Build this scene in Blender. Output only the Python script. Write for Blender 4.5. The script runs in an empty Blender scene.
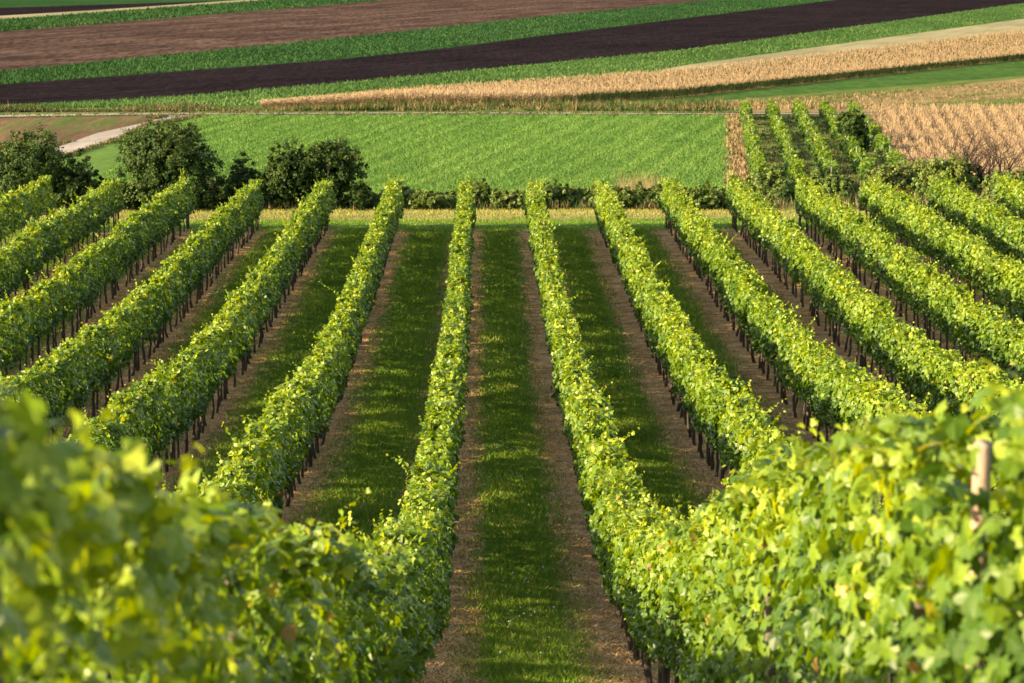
import bpy, math, random
import numpy as np
from mathutils import Vector, Matrix

random.seed(7)
rng = np.random.default_rng(11)
sc = bpy.context.scene
col = sc.collection

# ------------------------------------------------------------------ camera, sky, sun, exposure
F = 2400.0                      # focal length in pixels at 1024 wide
W, H = 1024.0, 683.0
YAW = math.atan(25.0 / F)       # rows vanish a little left of the centre
PITCH = math.radians(11.57)
cam_d = bpy.data.cameras.new('camera')
cam_d.sensor_width = 36.0
cam_d.lens = F * 36.0 / 1024.0
cam_d.clip_start = 0.1
cam_d.clip_end = 20000
cam_d.dof.use_dof = True
cam_d.dof.focus_distance = 42.0
cam_d.dof.aperture_fstop = 4.0
cam = bpy.data.objects.new('camera', cam_d)
col.objects.link(cam)
cam.location = (0, 0, 0)        # everything is laid out relative to the photographer's eye
cam.rotation_euler = (math.pi / 2 - PITCH, 0, -YAW)
sc.camera = cam

SUN_EL, SUN_AZ = math.radians(19.0), math.radians(16.0)
sun_vec = Vector((-math.cos(SUN_AZ) * math.cos(SUN_EL), -math.sin(SUN_AZ) * math.cos(SUN_EL), math.sin(SUN_EL)))
world = bpy.data.worlds.new('World')
sc.world = world
world.use_nodes = True
wn = world.node_tree
bg = wn.nodes['Background']
sky = wn.nodes.new('ShaderNodeTexSky')
sky.sky_type = 'NISHITA'
sky.sun_disc = False
sky.sun_elevation = SUN_EL
sky.sun_rotation = math.atan2(sun_vec.x, sun_vec.y)
wn.links.new(sky.outputs[0], bg.inputs[0])
bg.inputs[1].default_value = 0.125
sun_d = bpy.data.lights.new('sun', 'SUN')
sun_d.energy = 5.0
sun_d.angle = math.radians(0.6)
sun_d.color = (1.0, 0.86, 0.62)
sun = bpy.data.objects.new('sun', sun_d)
col.objects.link(sun)
sun.rotation_euler = sun_vec.to_track_quat('Z', 'Y').to_euler()
sun.location = sun_vec * 50
sc.view_settings.view_transform = 'Standard'
sc.view_settings.look = 'None'
sc.view_settings.gamma = 1.0
sc.view_settings.exposure = 1.72
sc.view_settings.use_white_balance = True
sc.view_settings.white_balance_temperature = 8200
sc.view_settings.white_balance_tint = 10
sc.render.engine = 'CYCLES'
sc.cycles.max_bounces = 6
sc.cycles.diffuse_bounces = 3
sc.cycles.glossy_bounces = 2
sc.cycles.transmission_bounces = 4
sc.cycles.transparent_max_bounces = 4
sc.cycles.use_denoising = True
try:
    sc.cycles.denoiser = 'OPENIMAGEDENOISE'
except Exception:
    pass

# ------------------------------------------------------------------ terrain profile: depth below the eye as a function of Y
sp_, cp_ = math.sin(PITCH), math.cos(PITCH)
def from_dy(D, y):
    v = (y - 341.5) / F
    return D * (cp_ - v * sp_), D * (sp_ + v * cp_)
prof = [(-400, 1.66 - 60), (-120, 1.66 - 34), (0, 1.92), (7, 4.04), (15.5, 6.60), (21.5, 8.30)]
for D, y in [(28.6, 686), (34.3, 631), (45.8, 503), (54.3, 447), (70.6, 346), (84, 283), (100, 231), (107.5, 213),
             (120, 206), (150, 198), (176, 190), (210, 147), (245, 114), (300, 103), (330, 96), (450, 66),
             (600, 34), (900, 5), (1300, -12)]:
    prof.append(from_dy(D, y))
prof.append((1800, prof[-1][1] + 8))
prof.append((4000, prof[-1][1] + 5))
PY = np.array([p[0] for p in prof]); PH = np.array([p[1] for p in prof])
_d = np.diff(PH) / np.diff(PY)
_m = np.zeros(len(PY)); _m[0] = _d[0]; _m[-1] = _d[-1]
for i in range(1, len(PY) - 1):                         # monotone cubic slopes
    a, b = _d[i - 1], _d[i]
    if a * b > 0:
        h0, h1 = PY[i] - PY[i - 1], PY[i + 1] - PY[i]
        w1, w2 = 2 * h1 + h0, h1 + 2 * h0
        _m[i] = (w1 + w2) / (w1 / a + w2 / b)
def gz(Y):
    """ground height at Y (the slope has no cross fall)"""
    Y = np.clip(np.asarray(Y, float), PY[0], PY[-1] - 1e-3)
    i = np.clip(np.searchsorted(PY, Y, side='right') - 1, 0, len(PY) - 2)
    hh = PY[i + 1] - PY[i]; t = (Y - PY[i]) / hh
    t2, t3 = t * t, t * t * t
    return -((2 * t3 - 3 * t2 + 1) * PH[i] + (t3 - 2 * t2 + t) * hh * _m[i] + (-2 * t3 + 3 * t2) * PH[i + 1] + (t3 - t2) * hh * _m[i + 1])

fwd = np.array([math.sin(YAW) * cp_, math.cos(YAW) * cp_, -sp_])
rgt = np.array([math.cos(YAW), -math.sin(YAW), 0.0])
upv = np.cross(rgt, fwd)
_T = np.concatenate([np.linspace(3, 120, 1200), np.geomspace(120.2, 3900, 2500)])
def at(x, y):
    """the ground point of the terrain where a sight line meets it"""
    d = fwd + rgt * ((x - 512) / F) - upv * ((y - 341.5) / F)
    P = _T[:, None] * d[None, :]
    below = P[:, 2] < gz(P[:, 1])
    k = int(np.argmax(below)) if below.any() else len(_T) - 1
    k = max(k, 1)
    a, b = _T[k - 1], _T[k]
    for _ in range(30):
        m = (a + b) / 2
        if m * d[2] < gz(m * d[1]): b = m
        else: a = m
    return a * d[0], a * d[1]
def at_many(x, y):
    x = np.asarray(x, float); y = np.asarray(y, float)
    d = fwd[None] + rgt[None] * ((x - 512) / F)[:, None] - upv[None] * ((y - 341.5) / F)[:, None]
    a = np.full(len(x), 90.0); b = np.full(len(x), 3900.0)
    for _ in range(40):
        m = (a + b) / 2
        below = m * d[:, 2] < gz(m * d[:, 1])
        b = np.where(below, m, b); a = np.where(below, a, m)
    return a * d[:, 0], a * d[:, 1]
def depth(X, Y):
    return X * fwd[0] + Y * fwd[1] + gz(Y) * fwd[2]

# ------------------------------------------------------------------ helpers
def tag(o, label=None, cat=None, group=None, kind=None):
    if label: o['label'] = label
    if cat: o['category'] = cat
    if group: o['group'] = group
    if kind: o['kind'] = kind
    return o
def empty(name, loc):
    o = bpy.data.objects.new(name, None)
    o.empty_display_size = 0.3
    o.location = loc
    col.objects.link(o)
    return o
def mesh_np(name, verts, nper, mat, v=None, attr='v', smooth=False):
    """verts (N*nper,3), separate polygons of nper corners"""
    verts = np.asarray(verts, np.float32).reshape(-1, 3)
    n = len(verts) // nper
    me = bpy.data.meshes.new(name)
    me.vertices.add(n * nper); me.vertices.foreach_set('co', verts.ravel())
    me.loops.add(n * nper); me.loops.foreach_set('vertex_index', np.arange(n * nper, dtype=np.int32))
    me.polygons.add(n); me.polygons.foreach_set('loop_start', np.arange(0, n * nper, nper, dtype=np.int32))
    if v is not None:
        a = me.attributes.new(attr, 'FLOAT', 'FACE'); a.data.foreach_set('value', np.asarray(v, np.float32))
    me.update(calc_edges=True)
    me.materials.append(mat)
    return me
def mesh_idx(name, verts, tris, mat, v=None, smooth=False):
    verts = np.asarray(verts, np.float32).reshape(-1, 3); tris = np.asarray(tris, np.int32)
    k = tris.shape[1]
    me = bpy.data.meshes.new(name)
    me.vertices.add(len(verts)); me.vertices.foreach_set('co', verts.ravel())
    me.loops.add(tris.size); me.loops.foreach_set('vertex_index', tris.ravel())
    me.polygons.add(len(tris)); me.polygons.foreach_set('loop_start', np.arange(0, tris.size, k, dtype=np.int32))
    if smooth: me.polygons.foreach_set('use_smooth', np.ones(len(tris), dtype=bool))
    if v is not None:
        a = me.attributes.new('v', 'FLOAT', 'POINT'); a.data.foreach_set('value', np.asarray(v, np.float32))
    me.update(calc_edges=True)
    me.materials.append(mat)
    return me
def link(name, me, parent=None, loc=(0, 0, 0)):
    o = bpy.data.objects.new(name, me)
    col.objects.link(o)
    o.location = loc
    if parent: o.parent = parent
    return o
class MB:
    def __init__(s): s.v = []; s.f = []
    def tube(s, pts, rad, n=7, cap=True):
        pts = [Vector(p) for p in pts]; base = len(s.v)
        for i, p in enumerate(pts):
            t = (pts[min(i + 1, len(pts) - 1)] - pts[max(i - 1, 0)]).normalized()
            a = t.orthogonal().normalized() if i == 0 else (pa - t * pa.dot(t)).normalized()
            pa = a; b = t.cross(a)
            for k in range(n):
                g = 2 * math.pi * k / n
                s.v.append(tuple(p + (a * math.cos(g) + b * math.sin(g)) * rad[i]))
        for i in range(len(pts) - 1):
            for k in range(n):
                k2 = (k + 1) % n
                s.f.append((base + i * n + k, base + i * n + k2, base + (i + 1) * n + k2, base + (i + 1) * n + k))
        if cap:
            s.f.append(tuple(base + (len(pts) - 1) * n + k for k in range(n)))
            s.f.append(tuple(base + k for k in reversed(range(n))))
    def box(s, c, h):
        b = len(s.v)
        for dx in (-1, 1):
            for dy in (-1, 1):
                for dz in (-1, 1): s.v.append((c[0] + dx * h[0], c[1] + dy * h[1], c[2] + dz * h[2]))
        for f in ((0, 1, 3, 2), (4, 6, 7, 5), (0, 4, 5, 1), (2, 3, 7, 6), (0, 2, 6, 4), (1, 5, 7, 3)):
            s.f.append(tuple(b + i for i in f))
    def mesh(s, name, mat, smooth=True):
        me = bpy.data.meshes.new(name)
        me.from_pydata(s.v, [], s.f); me.materials.append(mat)
        if smooth:
            me.polygons.foreach_set('use_smooth', np.ones(len(me.polygons), dtype=bool))
        me.update()
        return me

_tab = rng.random((64, 512))
def n1(x, seed=0):
    x = np.asarray(x, float); i = np.floor(x).astype(int); f = x - i; f = f * f * (3 - 2 * f)
    t = _tab[seed % 64]
    return t[i % 512] * (1 - f) + t[(i + 1) % 512] * f
_tab2 = rng.random((128, 128))
def n2(x, y):
    x = np.asarray(x, float); y = np.asarray(y, float)
    i = np.floor(x).astype(int); j = np.floor(y).astype(int); f = x - i; g = y - j
    f = f * f * (3 - 2 * f); g = g * g * (3 - 2 * g)
    t = lambda a, b: _tab2[a % 128, b % 128]
    return (t(i, j) * (1 - f) + t(i + 1, j) * f) * (1 - g) + (t(i, j + 1) * (1 - f) + t(i + 1, j + 1) * f) * g

# ------------------------------------------------------------------ materials
def new_mat(name):
    m = bpy.data.materials.new(name); m.use_nodes = True
    nt = m.node_tree
    b = nt.nodes['Principled BSDF']
    return m, nt, b
def ramp(nt, stops, src):
    r = nt.nodes.new('ShaderNodeValToRGB')
    e = r.color_ramp.elements
    e[0].position, e[0].color = stops[0][0], (*stops[0][1], 1)
    e[1].position, e[1].color = stops[-1][0], (*stops[-1][1], 1)
    for p, c in stops[1:-1]:
        n = e.new(p); n.color = (*c, 1)
    nt.links.new(src, r.inputs[0])
    return r.outputs[0]
def leaf_mat(name, stops, trans=0.42, tint=(1.5, 1.35, 0.6), rough=0.5, spec=0.35):
    m, nt, b = new_mat(name)
    at_ = nt.nodes.new('ShaderNodeAttribute'); at_.attribute_name = 'v'
    c = ramp(nt, stops, at_.outputs['Fac'])
    nt.links.new(c, b.inputs['Base Color'])
    b.inputs['Roughness'].default_value = rough
    b.inputs['Specular IOR Level'].default_value = spec
    mul = nt.nodes.new('ShaderNodeVectorMath'); mul.operation = 'MULTIPLY'
    mul.inputs[1].default_value = tint
    nt.links.new(c, mul.inputs[0])
    tr = nt.nodes.new('ShaderNodeBsdfTranslucent')
    nt.links.new(mul.outputs[0], tr.inputs[0])
    mix = nt.nodes.new('ShaderNodeMixShader'); mix.inputs[0].default_value = trans
    nt.links.new(b.outputs[0], mix.inputs[1]); nt.links.new(tr.outputs[0], mix.inputs[2])
    nt.links.new(mix.outputs[0], nt.nodes['Material Output'].inputs[0])
    return m
def noise(nt, vec, scale, detail=4, rough=0.55):
    n = nt.nodes.new('ShaderNodeTexNoise')
    n.inputs['Scale'].default_value = scale; n.inputs['Detail'].default_value = detail; n.inputs['Roughness'].default_value = rough
    if vec is not None: nt.links.new(vec, n.inputs['Vector'])
    return n.outputs['Fac']
def mapped(nt, rot=0.0, scale=(1, 1, 1)):
    g = nt.nodes.new('ShaderNodeNewGeometry')
    mp0 = nt.nodes.new('ShaderNodeMapping'); mp0.inputs['Rotation'].default_value = (0, 0, rot)
    nt.links.new(g.outputs['Position'], mp0.inputs['Vector'])
    mp = nt.nodes.new('ShaderNodeMapping'); mp.inputs['Scale'].default_value = scale
    nt.links.new(mp0.outputs[0], mp.inputs['Vector'])
    return mp.outputs[0]
def mixc(nt, fac, a, b, mode='MIX'):
    m = nt.nodes.new('ShaderNodeMix'); m.data_type = 'RGBA'; m.blend_type = mode
    for s, idx in ((fac, 0), (a, 6), (b, 7)):
        if hasattr(s, 'links') or hasattr(s, 'is_output'): nt.links.new(s, m.inputs[idx])
        else: m.inputs[idx].default_value = s if idx == 0 else (*s, 1)
    return m.outputs[2]
def field_mat(name, c1, c2, c3, ang, along=0.04, across=0.5, fine=3.0, bump=0.3, bdist=0.1, fineamt=0.5, far=0.14):
    """streaks along the working direction, plus clods or tufts"""
    m, nt, b = new_mat(name)
    v = mapped(nt, -ang, (along, across, 1))
    streak = noise(nt, v, 1.0, 5, 0.6)
    v2 = mapped(nt, 0, (1, far, 1))
    fn = noise(nt, v2, fine, 3, 0.7)
    v3 = mapped(nt, 0, (1, 1, 1))
    big = noise(nt, v3, 0.03, 2, 0.5)
    c = ramp(nt, [(0.38, c1), (0.62, c2)], streak)
    f2 = ramp(nt, [(0.42, (0, 0, 0)), (0.68, (1, 1, 1))], fn)
    k = nt.nodes.new('ShaderNodeMath'); k.operation = 'MULTIPLY'; k.inputs[1].default_value = fineamt
    nt.links.new(f2, k.inputs[0])
    c = mixc(nt, k.outputs[0], c, c3)
    c = mixc(nt, 0.35, c, ramp(nt, [(0.35, (0.55, 0.55, 0.55)), (0.65, (1.25, 1.25, 1.25))], big), 'MULTIPLY')
    nt.links.new(c, b.inputs['Base Color'])
    b.inputs['Roughness'].default_value = 0.95
    b.inputs['Specular IOR Level'].default_value = 0.0
    bp = nt.nodes.new('ShaderNodeBump'); bp.inputs['Strength'].default_value = bump; bp.inputs['Distance'].default_value = bdist
    nt.links.new(fn, bp.inputs['Height']); nt.links.new(bp.outputs[0], b.inputs['Normal'])
    return m

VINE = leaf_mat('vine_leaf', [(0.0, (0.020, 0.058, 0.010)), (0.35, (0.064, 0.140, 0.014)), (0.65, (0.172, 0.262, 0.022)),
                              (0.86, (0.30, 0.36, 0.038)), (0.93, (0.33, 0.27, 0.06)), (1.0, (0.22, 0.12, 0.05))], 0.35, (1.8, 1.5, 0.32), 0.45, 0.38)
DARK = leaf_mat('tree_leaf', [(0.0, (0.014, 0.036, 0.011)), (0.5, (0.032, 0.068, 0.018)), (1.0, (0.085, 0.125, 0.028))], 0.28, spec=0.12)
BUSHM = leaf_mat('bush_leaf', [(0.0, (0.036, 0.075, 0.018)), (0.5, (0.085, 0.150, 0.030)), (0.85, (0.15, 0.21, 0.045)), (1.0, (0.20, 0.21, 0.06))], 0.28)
DRY = leaf_mat('dry_leaf', [(0.0, (0.02, 0.045, 0.014)), (0.42, (0.05, 0.085, 0.022)), (0.62, (0.24, 0.160, 0.090)), (1.0, (0.44, 0.33, 0.215))], 0.25, (1.1, 1.0, 0.8), 0.8, 0.1)
GRASSM = leaf_mat('grass_blade', [(0.0, (0.070, 0.140, 0.018)), (0.6, (0.150, 0.255, 0.032)), (0.9, (0.24, 0.33, 0.055)), (1.0, (0.36, 0.28, 0.12))], 0.3, (1.3, 1.3, 0.6), 0.7, 0.15)
STRAWM = leaf_mat('straw', [(0.0, (0.14, 0.065, 0.025)), (0.7, (0.45, 0.27, 0.12)), (1.0, (0.75, 0.55, 0.30))], 0.1, (1, 1, 1), 0.8, 0.1)
def bark(name, a, b_, sc_=18):
    m, nt, b = new_mat(name)
    v = mapped(nt, 0, (1, 1, 0.25))
    f = noise(nt, v, sc_, 5, 0.7)
    nt.links.new(ramp(nt, [(0.35, a), (0.7, b_)], f), b.inputs['Base Color'])
    b.inputs['Roughness'].default_value = 0.9
    bp = nt.nodes.new('ShaderNodeBump'); bp.inputs['Strength'].default_value = 0.6; bp.inputs['Distance'].default_value = 0.01
    nt.links.new(f, bp.inputs['Height']); nt.links.new(bp.outputs[0], b.inputs['Normal'])
    return m
TRUNK = bark('vine_bark', (0.030, 0.020, 0.014), (0.085, 0.060, 0.042))
POST = bark('weathered_post', (0.055, 0.043, 0.035), (0.14, 0.115, 0.095), 10)
PALEPOST = bark('pale_post', (0.26, 0.18, 0.135), (0.50, 0.37, 0.29), 25)
STAKE = bark('grey_stake', (0.22, 0.22, 0.23), (0.38, 0.38, 0.39), 10)
BARK = bark('tree_bark', (0.035, 0.026, 0.02), (0.09, 0.07, 0.055), 6)
TWIG = bark('bare_twig', (0.022, 0.013, 0.011), (0.06, 0.034, 0.028), 6)
m_, nt_, b_ = new_mat('wire_steel'); b_.inputs['Base Color'].default_value = (0.22, 0.22, 0.22, 1); b_.inputs['Metallic'].default_value = 0.8; b_.inputs['Roughness'].default_value = 0.5
WIRE = m_

ROWSP = 2.8
ROWSPL = 2.92                   # the rows on the left stand a little wider apart
X0L, X0R = -0.87, 1.93

# vineyard floor: straw-coloured bare strips under the vines, mown grass between them
def floor_mat():
    m, nt, b = new_mat('vineyard_floor')
    g = nt.nodes.new('ShaderNodeNewGeometry')
    sep = nt.nodes.new('ShaderNodeSeparateXYZ'); nt.links.new(g.outputs['Position'], sep.inputs[0])
    def math_(op, a, b2=None, clamp=False):
        n = nt.nodes.new('ShaderNodeMath'); n.operation = op; n.use_clamp = clamp
        for i, s in ((0, a), (1, b2)):
            if s is None: continue
            if isinstance(s, (int, float)): n.inputs[i].default_value = s
            else: nt.links.new(s, n.inputs[i])
        return n.outputs[0]
    v = mapped(nt, 0, (1, 0.35, 1))
    wob = noise(nt, v, 1.3, 4, 0.65)
    v1 = mapped(nt, 0, (1, 0.5, 1))
    fine = noise(nt, v1, 9, 4, 0.7)
    vx = mapped(nt, 0, (1.0, 1.5, 1))
    cross = noise(nt, vx, 1.5, 6, 0.72)
    # distance from the nearest row line
    x0 = math_('SUBTRACT', sep.outputs[0], X0L)
    x = math_('ADD', math_('ADD', math_('MAXIMUM', x0, 0.0), math_('MULTIPLY', math_('MINIMUM', x0, 0.0), ROWSP / ROWSPL)), 280.0)
    fr = math_('MODULO', x, ROWSP)
    dd = math_('ABSOLUTE', math_('SUBTRACT', fr, ROWSP / 2))         # 0 in mid aisle, 1.4 at the row
    dd = math_('ADD', dd, math_('MULTIPLY', math_('SUBTRACT', wob, 0.5), 1.3))
    dd = math_('ADD', dd, math_('MULTIPLY', math_('SUBTRACT', fine, 0.5), 0.5))
    thr = math_('ADD', 0.58, math_('MULTIPLY', math_('MULTIPLY', math_('SUBTRACT', -0.6, x0), 2.0, True), 0.24))   # older sward left of the centre
    mask = math_('MULTIPLY', math_('SUBTRACT', dd, thr), 5.0, True)
    # headland beyond the row ends is grass with dry straw
    hd = math_('MULTIPLY', math_('SUBTRACT', sep.outputs[1], 99.2), 1.2, True)
    mask = math_('MULTIPLY', mask, math_('SUBTRACT', 1.0, hd))
    soil = ramp(nt, [(0.34, (0.11, 0.050, 0.020)), (0.45, (0.34, 0.165, 0.062)), (0.55, (0.56, 0.305, 0.125)), (0.66, (0.78, 0.50, 0.26))], cross)
    soil = mixc(nt, 0.3, soil, ramp(nt, [(0.35, (0.15, 0.075, 0.03)), (0.7, (0.52, 0.30, 0.14))], fine))
    vg = mapped(nt, 0, (1, 0.6, 1))
    gn = noise(nt, vg, 2.2, 5, 0.7)
    grass = ramp(nt, [(0.3, (0.060, 0.120, 0.016)), (0.55, (0.100, 0.175, 0.024)), (0.75, (0.17, 0.22, 0.045))], gn)
    hy = math_('MULTIPLY', math_('SUBTRACT', math_('ADD', sep.outputs[1], math_('MULTIPLY', wob, 4.0)), 104.9), 0.9, True)
    grass = mixc(nt, hy, grass, ramp(nt, [(0.35, (0.16, 0.14, 0.05)), (0.55, (0.34, 0.23, 0.14)), (0.8, (0.48, 0.33, 0.23))], cross))
    nt.links.new(mixc(nt, mask, grass, soil), b.inputs['Base Color'])
    b.inputs['Roughness'].default_value = 0.95; b.inputs['Specular IOR Level'].default_value = 0.1
    bp = nt.nodes.new('ShaderNodeBump'); bp.inputs['Strength'].default_value = 0.7; bp.inputs['Distance'].default_value = 0.06
    nt.links.new(cross, bp.inputs['Height']); nt.links.new(bp.outputs[0], b.inputs['Normal'])
    return m
FLOOR = floor_mat()

# ------------------------------------------------------------------ the ground
def sheet(name, xs, ys, mat, dz=0.0, kind='structure'):
    X, Y = np.meshgrid(xs, ys)
    V = np.stack([X, Y, gz(Y) + dz - (np.clip((Y - 230) / 150, 0, 1) * .8 if name == 'ground' else 0)], -1).reshape(-1, 3)
    nx = len(xs); q = []
    for j in range(len(ys) - 1):
        for i in range(nx - 1):
            a = j * nx + i; q.append((a, a + 1, a + nx + 1, a + nx))
    o = link(name, mesh_idx(name, V, q, mat, smooth=True))
    o['kind'] = kind
    return o
ANG0 = math.radians(40)
GROUND = field_mat('pasture', (0.035, 0.085, 0.02), (0.07, 0.12, 0.03), (0.10, 0.11, 0.04), ANG0)
ys = np.concatenate([np.linspace(-400, -20, 12), np.arange(-18, 130, 1.0), np.arange(130, 400, 3.0), np.arange(400, 1400, 10.0), np.linspace(1400, 3990, 12)])
sheet('ground', np.array([-2500, -600, -150, -40, 0, 40, 150, 600, 2500.]), ys, GROUND)
sheet('vineyard_floor', np.array([-60, -30, -12, 0, 12, 30, 60.]), np.arange(-12, 108.6, 1.0), FLOOR, 0.02)

def poly_y(pl, x):
    xs_ = [p[0] for p in pl]; ys_ = [p[1] for p in pl]
    if x <= xs_[0]: return ys_[0] + (x - xs_[0]) * (ys_[1] - ys_[0]) / (xs_[1] - xs_[0])
    if x >= xs_[-1]: return ys_[-1] + (x - xs_[-1]) * (ys_[-1] - ys_[-2]) / (xs_[-1] - xs_[-2])
    return float(np.interp(x, xs_, ys_))
XS = list(range(-160, 1200, 20))
def strip(name, lo, up, mat, dz=0.06, xs=None, ny=6, jit=0.0):
    """a field between two boundary lines, laid on the terrain; returns its outline rows"""
    xs = xs or XS
    cols = []
    for i, x in enumerate(xs):
        a, b = poly_y(lo, x), poly_y(up, x)
        b = min(b, a - 0.02)
        a, b = max(a, -40), max(b, -40.02)
        a += jit * (n1(x * 0.05, 3) - 0.5); b += jit * (n1(x * 0.05, 3) - 0.5)
        cols.append([at(x, a + (b - a) * k / (ny - 1)) for k in range(ny)])
    V = []; q = []
    for i, c in enumerate(cols):
        for (X, Y) in c: V.append((X, Y, gz(Y) + dz))
    for i in range(len(cols) - 1):
        for k in range(ny - 1):
            a = i * ny + k; q.append((a, a + ny, a + ny + 1, a + 1))
    o = link(name, mesh_idx(name, V, q, mat, smooth=True)); o['kind'] = 'structure'
    return cols
def direction(p, q):
    a, b = at(*p), at(*q)
    return math.atan2(b[1] - a[1], b[0] - a[0])

L_corn_front = [(262, 108.5), (342, 108), (560, 105), (682, 98), (1024, 60)]
L_verge = [(0, 110), (200, 107.5), (262, 108.4), (342, 108), (560, 105), (682, 98), (1024, 60)]
L_corn_back = [(262, 106), (342, 103.5), (684, 77), (1024, 35)]
L_a = [(0, 109), (200, 96), (342, 83), (684, 50), (1024, 3)]
L_b = [(0, 85), (342, 59.5), (450, 48), (542, 36), (684, 18.5), (836, 0)]
L_c = [(0, 72), (342, 38), (556, 15), (684, 3)]
L_d = [(0, 32), (342, 4)]
L_e = [(0, 20), (214, 4)]
L_f = [(0, 16), (100, 10), (214, 2)]
L_g = [(0, 8), (280, -1)]
L_h = [(0, -6), (280, -14)]
L_top = [(0, -38), (1024, -39)]
L_gs = [(682, 104.5), (1024, 76.5)]
A_ = direction((100, 97), (600, 52)); 
M_green = field_mat('young_crop', (0.032, 0.080, 0.024), (0.044, 0.102, 0.028), (0.075, 0.135, 0.036), A_, 0.03, 0.12, 0.9, 0.2, 0.3, 0.8)
M_green2 = field_mat('clover_crop', (0.014, 0.048, 0.018), (0.022, 0.066, 0.023), (0.034, 0.084, 0.028), A_, 0.03, 0.12, 0.9, 0.2, 0.3, 0.8)
M_dark = field_mat('fresh_ploughed_soil', (0.010, 0.0080, 0.011), (0.018, 0.0135, 0.0165), (0.030, 0.023, 0.026), A_, 0.01, 0.35, 0.9, 0.6, 0.3)
M_brown = field_mat('harrowed_soil', (0.058, 0.037, 0.033), (0.118, 0.076, 0.062), (0.020, 0.014, 0.014), A_, 0.006, 0.12, 0.9, 0.3, 0.3, 0.85)
M_pale = field_mat('stubble', (0.20, 0.19, 0.11), (0.28, 0.26, 0.16), (0.24, 0.20, 0.13), A_)
M_tan = field_mat('dry_maize_floor', (0.22, 0.14, 0.07), (0.30, 0.20, 0.10), (0.12, 0.09, 0.04), A_)
M_verge = field_mat('rough_verge', (0.06, 0.11, 0.03), (0.10, 0.15, 0.04), (0.22, 0.18, 0.09), A_)
M_gravel = field_mat('gravel', (0.28, 0.245, 0.225), (0.37, 0.325, 0.30), (0.22, 0.19, 0.165), A_, 0.1, 0.4, 1.5)
strip('green_field', L_verge, L_a, M_green, ny=8)
strip('ploughed_field', L_a, L_b, M_dark, ny=8)
strip('green_field', L_b, L_c, M_green2, ny=6)
strip('ploughed_field', L_c, L_d, M_brown, ny=10)
strip('green_field', L_d, L_e, M_green2)
strip('stubble_strip', L_e, L_f, M_pale)
strip('ploughed_field', L_f, L_g, M_dark)
strip('green_field', L_g, L_h, M_green2)
strip('ploughed_field', L_h, L_top, M_brown)
corn_cols = strip('maize_field_soil', L_corn_front, L_corn_back, M_tan, dz=0.12, xs=list(range(262, 1200, 18)), ny=6)
# pale strip behind the maize on the right
strip('stubble_strip', [(600, 84), (684, 77), (1024, 35)], [(600, 83.9), (684, 66), (1024, 19)], M_pale, dz=0.14, xs=list(range(600, 1200, 20)))
strip('green_field', L_gs, [(560, 105), (682, 98), (1024, 60)], M_green, dz=0.10, xs=list(range(600, 1200, 20)))
verge_cols = strip('verge', [(-160, 117.0), (0, 116.2), (130, 114.2), (420, 112.8), (700, 113.5), (900, 113), (1200, 113)],
      [(-160, 112), (0, 110), (200, 107.5), (342, 108), (560, 105), (682, 104.5), (1024, 76.5)], M_verge, dz=0.12)
strip('gravel_track', [(-160, 119.2), (0, 118.4), (130, 116.2), (420, 114.6), (700, 115.4), (872, 115.9), (1200, 116)],
      [(-160, 117.2), (0, 116.4), (130, 114.7), (420, 113.7), (700, 114.5), (872, 114.9), (1200, 114.3)], M_gravel, dz=0.16, ny=3)
# main green meadow below the track
D1 = direction((200, 190), (420, 120))
M_meadow = field_mat('meadow_crop', (0.070, 0.135, 0.036), (0.095, 0.170, 0.045), (0.120, 0.195, 0.052), D1, 0.05, 0.45, 1.3, 0.3, 0.15, 0.6, 0.5)
strip('green_field', [(60, 198), (740, 198)], [(60, 157), (67, 157), (120, 140), (147, 126), (207, 115.6), (728, 115.4)], M_meadow, dz=0.05,
      xs=[60, 67, 80, 100, 120, 134, 147, 165, 185, 207] + list(range(220, 720, 20)) + [728, 735], ny=24)
strip('gravel_path', [(40, 160), (67, 157.2), (120, 140), (147, 125.8), (207, 115.6)], [(40, 154.5), (47, 152.2), (97, 134), (140, 124.6), (177, 114.3), (207, 114)],
      M_gravel, dz=0.09, xs=[40, 47, 55, 67, 80, 97, 110, 120, 130, 140, 147, 160, 177, 190, 207], ny=4)
M_patch = field_mat('weedy_soil', (0.10, 0.065, 0.045), (0.17, 0.11, 0.07), (0.06, 0.11, 0.03), D1, 0.05, 0.12, 0.5, 0.5, 0.3, 0.9)
strip('fallow_ground', [(-160, 180), (0, 172), (40, 154.4), (97, 134), (140, 124.6), (170, 116.8)], [(-160, 119.2), (0, 118.3), (130, 116.3), (170, 115.9)], M_patch, dz=0.07,
      xs=[-160, -100, -50, 0, 20, 40, 60, 80, 97, 120, 140, 155, 170], ny=10)
M_dryg = field_mat('dry_grass_ground', (0.20, 0.15, 0.08), (0.28, 0.20, 0.11), (0.10, 0.12, 0.04), D1)
M_v2 = field_mat('old_vineyard_ground', (0.12, 0.22, 0.055), (0.20, 0.27, 0.08), (0.32, 0.27, 0.13), direction((752, 180), (742, 118)), 0.05, 0.4, 1.2)

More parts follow.
